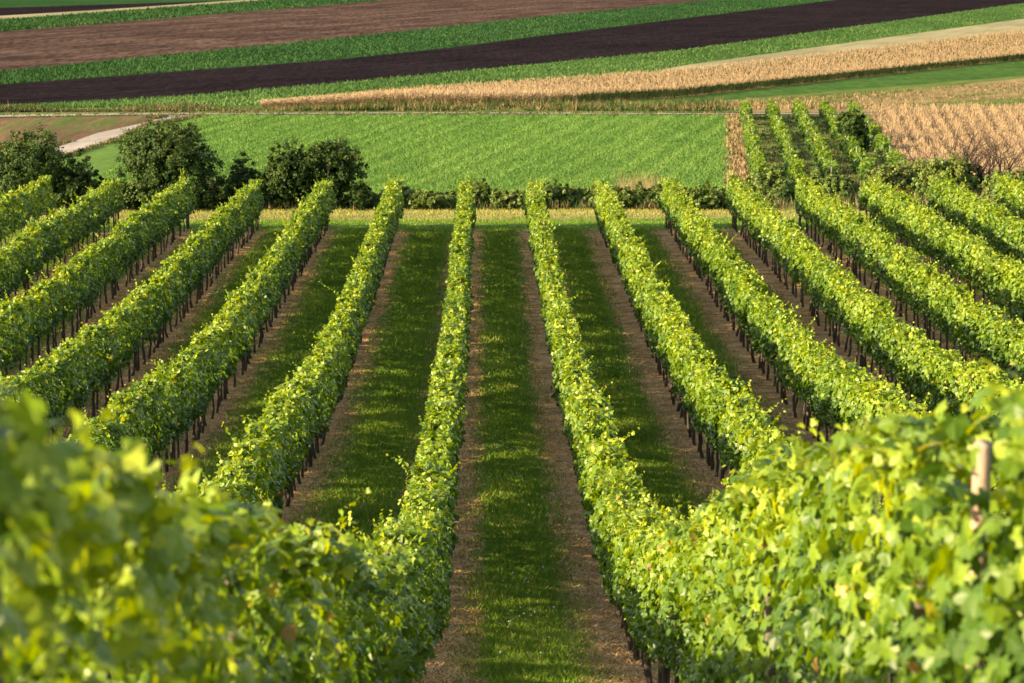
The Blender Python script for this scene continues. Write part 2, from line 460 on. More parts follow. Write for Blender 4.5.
def tracks(name, lo, up, fracs, mat, w=.35):
    for f in fracs:
        mid = [(x, poly_y(lo, x) * (1 - f) + poly_y(up, x) * f) for x in (-160, 0, 200, 400, 600, 800, 1000, 1180)]
        a = [(x, y + w / 2) for x, y in mid]; b_ = [(x, y - w / 2) for x, y in mid]
        xs_ = [x for x in XS if poly_y(b_, x) > -30]
        if len(xs_) > 2: strip(name, a, b_, mat, dz=.10, xs=xs_, ny=2)
M_rut = field_mat('pressed_soil', (0.13, 0.088, 0.072), (0.17, 0.115, 0.092), (0.06, 0.04, 0.035), A_, 0.02, 0.3, .9)
M_rut2 = field_mat('pressed_dark_soil', (0.022, 0.017, 0.019), (0.030, 0.022, 0.024), (0.014, 0.011, 0.013), A_, 0.02, 0.3, .9)
tracks('tractor_line', L_c, L_d, (.18, .37, .55, .74, .9), M_rut)
tracks('tractor_line', L_a, L_b, (.3, .62), M_rut2)
def area(name, corners, mat, dz, nx=8, ny=20):
    """four image corners (near left, near right, far right, far left) to a terrain patch"""
    nl, nr, fr_, fl = [np.array(at(*c)) for c in corners]
    V = []; q = []
    for j in range(ny):
        t = j / (ny - 1)
        for i in range(nx):
            s = i / (nx - 1)
            p = (nl * (1 - s) + nr * s) * (1 - t) + (fl * (1 - s) + fr_ * s) * t
            V.append((p[0], p[1], gz(p[1]) + dz))
    for j in range(ny - 1):
        for i in range(nx - 1):
            a = j * nx + i; q.append((a, a + 1, a + nx + 1, a + nx))
    o = link(name, mesh_idx(name, V, q, mat, smooth=True)); o['kind'] = 'structure'
    return nl, nr, fr_, fl
strip('dry_strip', [(740, 114.2), (1200, 114.2)], [(740, 107), (800, 103), (870, 98), (950, 87), (1024, 79)], M_dryg, dz=0.15, xs=list(range(740, 1200, 20)))
area('dry_strip', [(735, 195), (752, 195), (741, 115.6), (728, 115.6)], M_dryg, 0.08, 3)
area('old_vineyard_floor', [(752, 196), (935, 196), (872, 116.2), (741, 116.2)], M_v2, 0.08)
mz = area('maize_field_soil', [(935, 197), (1140, 197), (1060, 116.2), (872, 116.2)], M_dryg, 0.10)

# ------------------------------------------------------------------ leaves
def outline(pts):
    a = np.array([(r * math.cos(math.radians(t)), r * math.sin(math.radians(t))) for t, r in pts]) * 0.5
    return a
LOB_HI = outline([(-84, .22), (-60, .72), (-45, .80), (-33, .78), (-22, .62), (-8, .86), (5, 1.0), (18, .90), (33, .66), (52, .88), (75, 1.02), (90, 1.15),
                  (105, 1.02), (128, .88), (147, .66), (162, .90), (175, 1.0), (188, .86), (202, .62), (213, .78), (225, .80), (240, .72), (264, .22)])
LOB_MID = outline([(-86, .25), (-42, .85), (-18, .68), (5, 1.0), (35, .70), (90, 1.12), (145, .70), (175, 1.0), (198, .68), (222, .85)])
def template(o2):
    """fan of triangles with a cupped centre line"""
    n = len(o2)
    z = -0.55 * (np.hypot(o2[:, 0], o2[:, 1]) ** 2) + 0.35 * np.abs(o2[:, 0]) * 0.5
    P = np.column_stack([o2, z]); c = np.array([0, -0.06, 0.03])
    tris = []
    for i in range(n):
        tris.append([c, P[i], P[(i + 1) % n]])
    return np.array(tris)               # (n,3,3)
T_HI, T_MID = template(LOB_HI), template(LOB_MID)
T_LOW = np.array([[[0, -.42, 0], [.5, -.05, -.10], [.0, .52, 0]], [[0, -.42, 0], [0, .52, 0], [-.5, -.05, -.10]]])
T_LOW5 = np.array([[[0, -.3, 0], [.45, -.35, -.08], [.5, .15, -.10]], [[0, -.3, 0], [.5, .15, -.1], [0, .55, -.02]],
                   [[0, -.3, 0], [0, .55, -.02], [-.5, .15, -.1]], [[0, -.3, 0], [-.5, .15, -.1], [-.45, -.35, -.08]]])
def place_leaves(T, C, N, size, tipdown=0.8, spread=0.5):
    """template T on centres C facing N with hanging tips; returns triangle corners"""
    n = len(C)
    N = N / (np.linalg.norm(N, axis=1, keepdims=True) + 1e-9)
    tip = np.zeros((n, 3)); tip[:, 2] = -tipdown
    tip += rng.normal(0, spread, (n, 3))
    tip -= N * np.sum(tip * N, 1, keepdims=True)
    tip /= (np.linalg.norm(tip, axis=1, keepdims=True) + 1e-9)
    sx = np.cross(tip, N)
    R = np.stack([sx, tip, N], 1)       # rows are axes
    sz = np.asarray(size)[:, None, None, None]
    V = np.einsum('tcj,njk->ntck', T, R) * sz + C[:, None, None, :]
    return V.reshape(-1, 3)

def bend(Y, a):
    f = np.clip((22 - np.asarray(Y, float)) / 15, 0, 1)
    return -a * f * f * (3 - 2 * f)
def canopy(P0, P1, top, length_y0, seed, lod_of, halfw=0.30, bottom=0.80, dens=1.0, gaps=None, patchy=0.0, vshift=0.0, step=1.0, keep=None, bend_a=0.0):
    """leaves of one vine row between ground points P0 and P1; top(t) gives its height"""
    P0 = np.array(P0, float); P1 = np.array(P1, float)
    L = np.linalg.norm(P1 - P0); u = (P1 - P0) / L; pr = np.array([u[1], -u[0]])     # pr points to the right of the walking direction
    Vs = []; vs = []
    t0 = 0.0
    while t0 < L:
        t1 = min(t0 + 5.0, L)
        mid = P0 + u * (t0 + t1) / 2
        D = depth(mid[0], mid[1])
        T, per, size = lod_of(D)
        n = int(per * dens * (1.8 if keep is not None and D < 11 else 1) * (t1 - t0))
        t = rng.uniform(t0, t1, n)
        if patchy > 0:
            pk = n1(t * 0.45, seed + 5) * 0.6 + n1(t * 1.6, seed + 6) * 0.4
            t = t[rng.random(len(t)) < np.clip((pk - patchy) * 5, 0.04, 1)]
            n = len(t)
        H_ = top(t) + (n1(t * 1.1, seed) - .5) * .26 + (n1(t * 3.1, seed + 1) - .5) * .16
        B_ = bottom + (n1(t * 1.3, seed + 2) - .5) * .28 + (n1(t * 4, seed + 7) - .5) * .16
        kind = rng.random(n)
        hfrac = rng.random(n)
        side = np.where(rng.random(n) < .5, -1., 1.)
        z = B_ + (H_ - B_) * hfrac
        prof_w = (0.62 + 0.62 * np.sin(np.clip(hfrac * 1.05 + .12, 0, 1) * math.pi)) * 0.86
        w = halfw * prof_w * (0.68 + 0.65 * n2(t * 1.7 + seed * 9.1, z * 2.3 + side * 31)) * (0.8 + .4 * n1(t * .9, seed + 3))
        depth_in = rng.random(n) ** 1.7 * 0.75
        xo = side * w * (1 - depth_in)
        istop = kind < .20
        z = np.where(istop, H_ - rng.random(n) ** 1.5 * .12, z)
        xo = np.where(istop, rng.uniform(-1, 1, n) * halfw * .85, xo)
        N = np.zeros((n, 3))
        N[:, 0] = pr[0] * side; N[:, 1] = pr[1] * side; N[:, 2] = .45
        N[istop] = [0, 0, 1.0]
        N += rng.normal(0, .55, (n, 3))
        px = P0[0] + u[0] * t + pr[0] * xo; py = P0[1] + u[1] * t + pr[1] * xo
        z = z + rng.normal(0, .02, n)
        px = px + bend(py, bend_a)
        C = np.column_stack([px, py, gz(py) + z])
        hole = n2(t * 1.25 + seed * 3.7, z * 2.0 + 11) < (.20 + .16 * (hfrac < .45) + (.12 if D < 16 else 0))
        if keep is not None: hole &= ~((np.abs(py - 8.0) < 1.2) & (z < 1.95))
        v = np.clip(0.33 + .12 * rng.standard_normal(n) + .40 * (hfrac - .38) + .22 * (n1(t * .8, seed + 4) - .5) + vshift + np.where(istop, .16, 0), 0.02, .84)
        yel = rng.random(n); v = np.where(yel > .991, rng.uniform(.86, 1, n), v)
        sz = size * rng.uniform(.7, 1.2, n)
        ok = ~hole | (rng.random(n) < .25)
        C, N, v, sz = C[ok], N[ok], v[ok], sz[ok]
        # upright young shoots above and beside the canopy
        ns = int((t1 - t0) * 2.6 * dens)
        cs = []; nn = []; vv = []; ss = []
        for _ in range(ns):
            ts = random.uniform(t0, t1)
            if patchy and (n1(ts * .45, seed + 5) * .6 + n1(ts * 1.6, seed + 6) * .4) < patchy: continue
            hs = float(top(np.array([ts]))[0]) - .05 + (float(n1(ts * 1.1, seed)) - .5) * .26
            ln = random.uniform(.12, .34) if random.random() < .92 else random.uniform(.35, .6)
            if D < 16: ln = min(ln, .24)
            lean = random.gauss(0, .45); lean2 = random.gauss(0, .35); o0 = random.uniform(-.25, .25)
            k = max(3, int(ln / .045))
            for j in range(k):
                f = (j + 1) / k
                oo = o0 + lean * ln * f + random.gauss(0, .02); tt = ts + lean2 * ln * f + random.gauss(0, .02)
                q = P0 + u * tt + pr * oo
                cs.append((q[0] + float(bend(q[1], bend_a)), q[1], float(gz(q[1])) + hs + ln * f * .9)); nn.append((random.gauss(0, .8), random.gauss(0, .8), .7))
                vv.append(min(.84, .52 + .25 * f + random.gauss(0, .06) + vshift)); ss.append(size * (1.0 - .55 * f))
        if cs:
            C = np.vstack([C, np.array(cs)]); N = np.vstack([N, np.array(nn)]); v = np.concatenate([v, vv]); sz = np.concatenate([sz, ss])
        if keep is not None:
            kk = keep(C); C, N, v, sz = C[kk], N[kk], v[kk], sz[kk]
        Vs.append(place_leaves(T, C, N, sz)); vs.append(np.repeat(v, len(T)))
        t0 = t1
    return np.vstack(Vs), np.concatenate(vs)

def vine_lod(D):
    if D < 14: return T_HI, 620, .112
    if D < 34: return T_MID, 900, .105
    if D < 60: return T_LOW5, 820, .108
    return T_LOW5, 680, .116

# ------------------------------------------------------------------ trunks, posts, wires
trunk_meshes = []
for k in range(7):
    r = random.Random(k); mb = MB()
    x = y = 0.0; pts = []; rad = []
    bx, by = r.uniform(-.07, .07), r.uniform(-.05, .05)
    for i in range(7):
        f = i / 6
        pts.append((bx * math.sin(f * 3.0) + r.uniform(-.014, .014), by * math.sin(f * 4) + r.uniform(-.014, .014), -.05 + f * .98))
        rad.append((.036 - .014 * f) * r.uniform(.85, 1.2))
    mb.tube(pts, rad, 7)
    # two short arms at the head
    hx, hy, hz = pts[-1]
    mb.tube([(hx, hy, hz - .04), (hx + .02, hy + .12, hz + .05), (hx, hy + .34, hz + .07)], [.019, .014, .009], 5)
    mb.tube([(hx, hy, hz - .04), (hx - .02, hy - .12, hz + .04), (hx, hy - .34, hz + .05)], [.019, .014, .009], 5)
    trunk_meshes.append(mb.mesh('trunk', TRUNK))
def post_mesh(mat, h=2.0, r=.042):
    mb = MB(); mb.tube([(0, 0, -.1), (.003, 0, h * .5), (0, .003, h - .015), (0, 0, h)], [r * 1.06, r, r * .96, r * .82], 9)
    return mb.mesh('post', mat)
POSTM, POSTP = post_mesh(POST, 1.95), post_mesh(PALEPOST, 2.37, .036)

def vine_row(P0, P1, top, label, group, seed, lod=vine_lod, post_gap=5.0, vine_gap=1.0, post_me=None, phase=0.0, **kw):
    P0 = np.array(P0, float); P1 = np.array(P1, float)
    L = np.linalg.norm(P1 - P0); u = (P1 - P0) / L
    root = empty('vine_row', (P1[0], P1[1], float(gz(P1[1]))))
    tag(root, label, 'vine row', group)
    org = np.array([P1[0], P1[1], float(gz(P1[1]))])
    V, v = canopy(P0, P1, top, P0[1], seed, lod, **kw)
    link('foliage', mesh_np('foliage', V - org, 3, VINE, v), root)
    rr = random.Random(seed)
    t = L; n = 0; ntr = 0
    while t > 0.2:
        is_post = n % int(round(post_gap / vine_gap)) == 0
        q = P0 + u * (t + rr.uniform(-.08, .08)); z = float(gz(q[1]))
        q = q + np.array([float(bend(q[1], kw.get('bend_a', 0))), 0])
        if is_post:
            o = link('post', post_me or POSTM, root, (q[0] - org[0], q[1] - org[1], z - org[2]))
            o.rotation_euler = (rr.gauss(0, .015), rr.gauss(0, .015), rr.uniform(0, 6))
            q = q - u * .22
        if ntr < 100 and not (kw.get('patchy', 0) and n % 2):
            q = q + rr.uniform(-.05, .05) * np.array([u[1], -u[0]]); z = float(gz(q[1]))
            o = link('trunk', rr.choice(trunk_meshes), root, (q[0] - org[0], q[1] - org[1], z - org[2]))
            s = rr.uniform(.88, 1.12); w = rr.uniform(.8, 1.35)
            o.scale = (w, s, s); o.rotation_euler = (rr.gauss(0, .05), rr.gauss(0, .05), rr.choice([0, math.pi]) + rr.gauss(0, .25))
            ntr += 1
        t -= vine_gap; n += 1
    for hw in (.80, 1.25, 1.75):
        mb = MB(); k = max(2, int(L / 5)); pts = []
        for i in range(k + 1):
            q = P0 + u * (L * i / k); pts.append((q[0] - org[0] + float(bend(q[1], kw.get('bend_a', 0))), q[1] - org[1], float(gz(q[1])) + hw - org[2]))
        mb.tube(pts, [.0022] * len(pts), 4)
        link('wire', mb.mesh('wire', WIRE), root)
    return root

YEND = float(from_dy(100, 231)[0]) + .9
ordn = ['first', 'second', 'third', 'fourth', 'fifth', 'sixth', 'seventh', 'eighth']
GV = 'vine rows running down the slope'
for k in range(7):                                   # left of the central aisle
    X = X0L - ROWSPL * k
    smax = min((487 + 230) / abs(X) if k else 1e9, 180 if k else 1e9)
    y0 = 3.0 if k == 0 else max(F / smax * 0.98, 13)
    if k == 0:
        top = lambda t: np.interp(t + 3.0, [2, 6, 10, 18, 26, 34], [2.26, 2.18, 2.05, 1.90, 1.98, 2.04])
        lab = 'green vine row left of the central grass aisle, near end large and blurred'
    else:
        top = (lambda kk: (lambda t: 2.10 + (n1(t * .12, 40 + kk) - .5) * .16))(k)
        lab = ['', 'second vine row left of the central grass aisle, broad grass strip beyond it',
               'third vine row left of the central aisle, dark trunks showing along its bare strip',
               'fourth vine row left of the central aisle, ending before the left twin dark shrub',
               'fifth vine row left of the central aisle, ending before the tall round dark tree',
               'sixth vine row left of the central aisle, ending left of the tall round dark tree',
               'outermost vine row on the left edge, short piece beside the dark hedge trees'][k]
    vine_row((X, y0), (X, YEND), top, lab, GV, 3 + k * 5, bend_a=.22 if k == 0 else 0.0, halfw=.30)
def keep_post(C):
    # leaves leave the pale post by the near end of the row partly free
    line = (np.abs(C[:, 0] - .2130 * C[:, 1]) < .085) & (C[:, 1] > 6.3) & (C[:, 1] < 8.5) & (C[:, 2] - gz(C[:, 1]) > 2.03) & (C[:, 2] - gz(C[:, 1]) < 2.42) & (C[:, 2] - gz(C[:, 1]) > 2.05) & (rng.random(len(C)) < .85)
    return ~line & ~((np.abs(C[:, 1] - 8.35) < .18) & (C[:, 0] < 1.88) & (C[:, 2] - gz(C[:, 1]) > 2.05) & (C[:, 2] - gz(C[:, 1]) < 2.42) & (rng.random(len(C)) < .85) & (C[:, 2] - gz(C[:, 1]) < 2.50))
for k in range(8):
    X = X0R + ROWSP * k
    smax = (537 + 230) / abs(X)
    y0 = 3.5 if k == 0 else max(F / smax * 0.98, 13)
    kw = {}
    if k == 0:
        top = lambda t: np.interp(t + 3.5, [3, 8, 12, 16, 21, 28, 36], [2.08, 2.38, 2.54, 2.36, 2.10, 2.02, 2.04])
        lab = 'bright vine row right of the central grass aisle, near end large with pale post'
        kw['keep'] = keep_post; kw['bend_a'] = .15; kw['halfw'] = .315
    else:
        top = (lambda kk: (lambda t: 2.12 + (n1(t * .12, 50 + kk) - .5) * .16))(k)
        lab = ['', 'second vine row right of the central grass aisle, wide bare strip to its right',
               'third vine row right of the central aisle, between two wide bare strips',
               'fourth vine row right of the central aisle, ending below the dry strip beside the meadow',
               'fifth vine row right of the central aisle, ending below the old patchy vineyard',
               'sixth vine row right of the central aisle, ending under the small leafy bushes',
               'seventh vine row right of the central aisle, ending beside the bare reddish shrub',
               'outermost vine row on the right edge of the slope'][k]
    vr = vine_row((X, y0), (X, YEND), top, lab, GV, 60 + k * 5, vshift=.03, **kw)
    if k == 0:
        z = float(gz(8.45))
        o = link('post', POSTP, vr, (1.80 - X, 8.45 - YEND, z - float(gz(YEND))))
        o['label'] = 'pale weathered wooden post standing proud of the leaves'

# old vineyard on the plain: five thin patchy rows
def lod2(D): return T_LOW5, 190, .20
STAKEM = post_mesh(STAKE, 1.75, .035)
v2lab = ['patchy old vine row beside the dry strip at the meadow edge', 'second patchy vine row from the green meadow',
         'middle row of the five patchy old vine rows', 'patchy old vine row just left of the small round tree',
         'thin old vine row nearest the dry maize field']
for i in range(5):
    a = at(761 + 37 * i, 190); b = at(744.5 + 26.3 * i, 117.5)
    vine_row(a, b, lambda t: 1.55 + .5 * (n1(t * .3, 9) - .3), v2lab[i], 'patchy old vine rows on the plain', 130 + 6 * i, lod=lod2, post_gap=6.0, vine_gap=1.5,
             post_me=STAKEM, patchy=.36 + .03 * i, halfw=.52, bottom=.25, vshift=-.12, dens=1.5)

# ------------------------------------------------------------------ trees and bushes
def crown_leaves(lobes, n, size, seed, vmid=.4, T=T_LOW5):
    """lobes: (x,y,z,rx,ry,rz); clumps of leaves spread through each lobe, denser at its skin"""
    r = np.random.default_rng(seed); Cs = []; Ns = []; vs = []
    vol = np.array([l[3] * l[4] * l[5] for l in lobes]) ** (2 / 3.); vol /= vol.sum()
    for l, f in zip(lobes, vol):
        nc = max(6, int(n * f / 34))
        d = r.normal(0, 1, (nc, 3)); d /= np.linalg.norm(d, axis=1, keepdims=True)
        rad = 1 - r.random(nc) ** 2 * .7
        rad *= r.uniform(.82, 1.14, nc)
        cc = d * rad[:, None] * np.array(l[3:6]) + np.array(l[:3])
        cr = r.uniform(.12, .30, nc) * (l[3] + l[5]) / 2 * .62
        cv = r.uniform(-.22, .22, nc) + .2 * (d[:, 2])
        m = 34
        off = r.normal(0, .5, (nc, m, 3)) * cr[:, None, None]
        C = (cc[:, None, :] + off).reshape(-1, 3)
        N = (np.repeat(d, m, 0) + r.normal(0, .6, (nc * m, 3)) + [0, 0, .3])
        Cs.append(C); Ns.append(N); vs.append(np.clip(vmid + np.repeat(cv, m) + r.normal(0, .1, nc * m), 0, 1))
    C = np.vstack(Cs); N = np.vstack(Ns); v = np.concatenate(vs)
    k = C[:, 2] > .04
    C, N, v = C[k], N[k], v[k]
    V = place_leaves(T, C, N, size * r.uniform(.7, 1.3, len(C)))
    return V, np.repeat(v, len(T))
def branches(mb, p, d, length, rad, depth_, rr, spread=.6, gnarl=.2):
    pts = [Vector(p)]; rads = [rad]; dd = Vector(d).normalized()
    k = 4
    for i in range(k):
        dd = (dd + Vector((rr.gauss(0, gnarl), rr.gauss(0, gnarl), rr.gauss(0, gnarl) + .05))).normalized()
        pts.append(pts[-1] + dd * length / k); rads.append(rad * (1 - .45 * (i + 1) / k))
    mb.tube(pts, rads, 6 if rad > .03 else 4)
    if depth_ > 0:
        for j in range(rr.choice([2, 3, 3])):
            q = pts[rr.choice([2, 3, 4])]
            nd = (dd + Vector((rr.gauss(0, spread), rr.gauss(0, spread), rr.gauss(.1, spread * .5)))).normalized()
            branches(mb, q, nd, length * rr.uniform(.6, .85), rads[-1] * rr.uniform(.7, .95), depth_ - 1, rr, spread, gnarl)
def tree(name, X, Y, h, w, label, cat, group, seed, mat=DARK, n=5000, leaf=.095, base=.0, vmid=.52, nl=7, stems=1):
    z0 = float(gz(Y)); rr = random.Random(seed)
    root = empty(name, (X, Y, z0)); tag(root, label, cat, group)
    mb = MB()
    for s in range(stems):
        a = rr.uniform(0, 6.28); o = .15 * w * (stems > 1)
        bx, by = o * math.cos(a), o * math.sin(a)
        branches(mb, (bx, by, -.1), (rr.gauss(0, .12) + bx * .5, rr.gauss(0, .12) + by * .5, 1), h * .42, .022 * h + .015, 3, rr, .65, .12)
    link('trunk', mb.mesh('trunk', BARK), root)
    lobes = []
    hb = h * base
    n = int(n * 2.9)
    for i in range(nl):
        a = i * 2.4 + rr.uniform(0, 1); f = rr.uniform(.15, .62) if i else 0
        lh = rr.uniform(.2, .42) * h
        zc_ = rr.uniform(hb + lh * .6, max(hb + lh * .7, h - lh * .95)) if i else h - .36 * h
        if i and rr.random() < .35: zc_ = hb + lh * .7
        lr = rr.uniform(.24, .36) * w
        lobes.append((math.cos(a) * w * .5 * f, math.sin(a) * w * .4 * f, zc_, lr, lr, lh * .95 if i else .34 * h))
    if name == 'bush':
        lobes = []
        for i in range(nl + 2):
            a = i * 2.4 + rr.uniform(0, .8); f = (i / (nl + 2)) ** .5 * .75
            lh = h * rr.uniform(.36, .5) * (1 - .25 * f)
            lobes.append((math.cos(a) * w * .5 * f, math.sin(a) * w * .4 * f, lh * .98, w * rr.uniform(.2, .3), w * .25, lh))
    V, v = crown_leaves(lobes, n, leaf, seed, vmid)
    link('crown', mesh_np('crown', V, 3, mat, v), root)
    return root
def ground_at_depth(x, D):
    """X, Y of the ground seen in column x at distance D"""
    Y = D / cp_ * .97
    for _ in range(12):
        X = (x - 512) / F * D
        Xw = None
        # D = X*f0 + Y*f1 + z*f2 ; lateral = X*r0 + Y*r1
        z = float(gz(Y)); Xw = (X - Y * rgt[1]) / rgt[0]
        Y = (D - Xw * fwd[0] - z * fwd[2]) / fwd[1]
    return Xw, Y
def px_tree(x, D, ytop, wpx, name, label, cat, group, seed, **kw):
    X, Y = ground_at_depth(x, D); s = F / D
    z = float(gz(Y))
    # height needed so that the top reaches row ytop
    v = (ytop - 341.5) / F
    ztop = -(D * (sp_ + v * cp_)); 
    return tree(name, X, Y, ztop - z, wpx / s, label, cat, group, seed, **kw)
GT = 'dark trees at the foot of the vineyard'
px_tree(174, 110, 114, 118, 'tree', 'tall round dark green tree standing in front of the gravel path junction', 'tree', GT, 201, n=15000, nl=12)
px_tree(34, 111, 122, 96, 'tree', 'broad dark tree at the left edge of the photo, beside the fallow ground', 'tree', GT, 202, n=11000, nl=10)
px_tree(-22, 112, 122, 70, 'tree', 'tall dark tree cut by the left frame edge', 'tree', GT, 212, n=8000, nl=9)
px_tree(78, 110, 154, 52, 'bush', 'low dark bush between the left edge trees and the gravel path', 'bush', GT, 203, n=5000)
px_tree(288, 110, 136, 66, 'tree', 'left one of the twin dark rounded shrubs before the meadow', 'tree', GT, 204, n=8000, nl=8)
px_tree(334, 110, 137, 72, 'tree', 'right one of the twin dark rounded shrubs before the meadow', 'tree', GT, 205, n=8500, nl=8)
px_tree(243, 111, 150, 52, 'bush', 'small dark bush between the tall round tree and the twin shrubs', 'bush', GT, 206, n=3600)
px_tree(222, 109, 168, 34, 'bush', 'low dark bush at the right foot of the tall round tree', 'bush', GT, 207, n=2600)
px_tree(118, 109, 172, 40, 'bush', 'low dark bush at the left foot of the tall round tree', 'bush', GT, 208, n=2600)
px_tree(362, 109, 172, 30, 'bush', 'low bush at the right foot of the twin dark shrubs', 'bush', GT, 209, n=2400)
# hedge line at the foot of the meadow: each bush on its own
GB = 'low bushes lining the foot of the meadow'
rb = random.Random(5)
hb = [(388, 190, 26), (408, 187, 24), (426, 192, 24), (444, 189, 24), (462, 191, 24), (482, 182, 26), (502, 188, 24), (520, 190, 22), (541, 189, 24),
      (560, 185, 26), (580, 187, 28), (602, 184, 28), (622, 185, 26), (643, 184, 28), (664, 187, 28), (685, 188, 28), (706, 186, 28), (726, 190, 26)]
for i, (x, yt, w) in enumerate(hb):
    where = ('between the twin dark shrubs and the first left vine row' if x < 460 else 'behind the ends of the two rows of the central aisle' if x < 545 else
             'behind the second and third right vine rows' if x < 680 else 'close to the dry strip')
    px_tree(x, 109.6 + rb.uniform(-.6, 1.8), yt - 6 + rb.uniform(-5, 4), w * 1.4, 'bush', f'low green bush of the meadow hedge, {ordn[i] if i < 8 else ["ninth","tenth","eleventh","twelfth","thirteenth","fourteenth","fifteenth","sixteenth","seventeenth","eighteenth"][i-8]} from the twin shrubs',
            'bush', GB, 300 + i, mat=BUSHM, n=2200, leaf=.11, base=0.0, vmid=rb.uniform(.45, .72), nl=5, stems=2)
# bushes and shrubs on the right
px_tree(853, 205, 107, 30, 'tree', 'small round dark tree among the old vine rows', 'tree', None, 401, n=5000, leaf=.24, nl=6, vmid=.55)
GR = 'bushes below the old vineyard'
for i, (x, D, yt, w, lab) in enumerate([
        (770, 116, 176, 50, 'low reddish green bush at the foot of the second old vine row'),
        (812, 118, 182, 44, 'low green bush left of the fifth right vine row end'),
        (838, 116, 186, 30, 'small green bush under the middle old vine row'),
        (888, 125, 172, 44, 'green bush between the fifth and sixth right vine rows'),
        (915, 130, 164, 46, 'loose green bush in front of the dry maize corner'),
        (950, 122, 160, 58, 'yellow green bush at the foot of the bare shrub'),
        (1008, 118, 176, 50, 'dark green bush at the right edge under the bare shrub')]):
    px_tree(x, D, yt - 16, w * 1.2, 'bush', lab, 'bush', GR, 420 + i, mat=BUSHM, n=5000, leaf=.12, base=0.0, vmid=.68 if i in (3, 4, 5) else .52, stems=2)
def bare(x, D, h, lab, seed, n=6):
    X, Y = ground_at_depth(x, D); rr = random.Random(seed); mb = MB()
    root = empty('bare_shrub', (X, Y, float(gz(Y)))); tag(root, lab, 'shrub', 'bare shrubs in front of the maize')
    for i in range(n):
        branches(mb, (rr.uniform(-.2, .2), rr.uniform(-.2, .2), -.1), (rr.gauss(0, .5), rr.gauss(0, .4), 1), h * .42, .12, 4, rr, .6, .22)
    link('branches', mb.mesh('branches', TWIG, False), root)
bare(945, 124, 4.6, 'thin leafless shrub with few upright branches before the maize', 511, 6)
bare(990, 122, 4.2, 'dense reddish leafless shrub before the maize at the right edge', 502, 8)

# ------------------------------------------------------------------ stuff: grass, straw, maize, weeds
def blades(name, X, Y, h, wid, v, mat, flat=0.0, label=None, cat=None, lean=.35, dz=0.0):
    n = len(X); a = rng.uniform(0, 2 * math.pi, n)
    z = gz(Y) + dz
    dx, dy = np.cos(a) * wid / 2, np.sin(a) * wid / 2
    lx, ly = rng.normal(0, lean, n) * h, rng.normal(0, lean, n) * h
    hz = h * (1 - flat) + .01
    if flat > .5:
        b = rng.uniform(0, 2 * math.pi, n); lx = np.cos(b) * h; ly = np.sin(b) * h * .9; dx, dy = -np.sin(b) * wid / 2, np.cos(b) * wid / 2
        hz = rng.uniform(.005, .05, n)
    V = np.stack([np.stack([X - dx, Y - dy, z + .004], -1), np.stack([X + dx, Y + dy, z + .004], -1), np.stack([X + lx, Y + ly, z + hz], -1)], 1)
    o = link(name, mesh_np(name, V, 3, mat, v)); tag(o, label, cat, None, 'stuff')
    return o
Xg, Yg, Sg = [], [], []; Xs, Ys = [], []
for k in range(-8, 9):
    xc = X0L + (k + .5) * (ROWSP if k >= 0 else ROWSPL)
    ylo = max(15.0, F / ((537 + 160) / max(abs(xc), .1)))
    for (a, b, dg, ds) in ((15, 40, 1300, 520), (40, 60, 700, 360), (60, 80, 380, 200), (80, 99, 260, 80)):
        lo = max(a, ylo)
        if lo >= b: continue
        wl = 1.4 if k < 0 else 1.05
        n = int((b - lo) * 1.7 * wl * dg)
        y = rng.uniform(lo, b, n); x = xc + rng.normal(0, .38 * wl, n)
        cl = n2(x * 1.7 + 50, y * 1.1 + 50)
        kp = (np.abs(x - xc) < .75 * wl + .6 * n2(x * 1.3, y * .6)) & (rng.random(n) < .35 + .9 * cl)
        x, y = x[kp], y[kp]
        Xg.append(x); Yg.append(y); Sg.append(np.full(len(x), 1 + (a - 15) / 60))
        n = int((b - lo) * 1.8 * ds)
        y = rng.uniform(lo, b, n); x = xc + ROWSP / 2 + rng.uniform(-.85, .85, n)
        Xs.append(x); Ys.append(y)
X = np.concatenate(Xg); Y = np.concatenate(Yg); S = np.concatenate(Sg)
cl = n2(X * .9 + 20, Y * .6 + 9)
hh = (.035 + .075 * rng.random(len(X)) * (.4 + cl)) * (.8 + .3 * S)
v = np.clip(.45 + .2 * rng.standard_normal(len(X)) + .5 * (cl - .5), 0, 1); v[rng.random(len(X)) < .05] = 1.0
blades('grass', X, Y, hh, .014 * S * 1.3, v, GRASSM, lean=.7, label='mown green grass growing in the aisles between the vine rows', cat='grass', dz=.02)
X = np.concatenate(Xs); Y = np.concatenate(Ys)
blades('straw', X, Y, rng.uniform(.05, .2, len(X)), .016, rng.random(len(X)), STRAWM, flat=1, label='dry straw mulch lying on the bare soil under the vines', cat='straw', dz=.025)
# headland grass, green then dry
n = 60000
Y = rng.uniform(98.5, 109.5, n); X = rng.uniform(-27, 28, n)
dryp = np.clip((Y - 102.6) / 3 + (n2(X * .6, Y) - .5) * 1.2, 0, 1)
v = np.where(rng.random(n) < dryp * .75, rng.uniform(.93, 1, n), rng.uniform(.2, .7, n))
blades('headland_grass', X, Y, rng.uniform(.03, .09, n) * (1 + dryp * .6), .035, v, GRASSM, label='low grass with dry patches on the strip beyond the row ends', cat='grass', dz=.02)
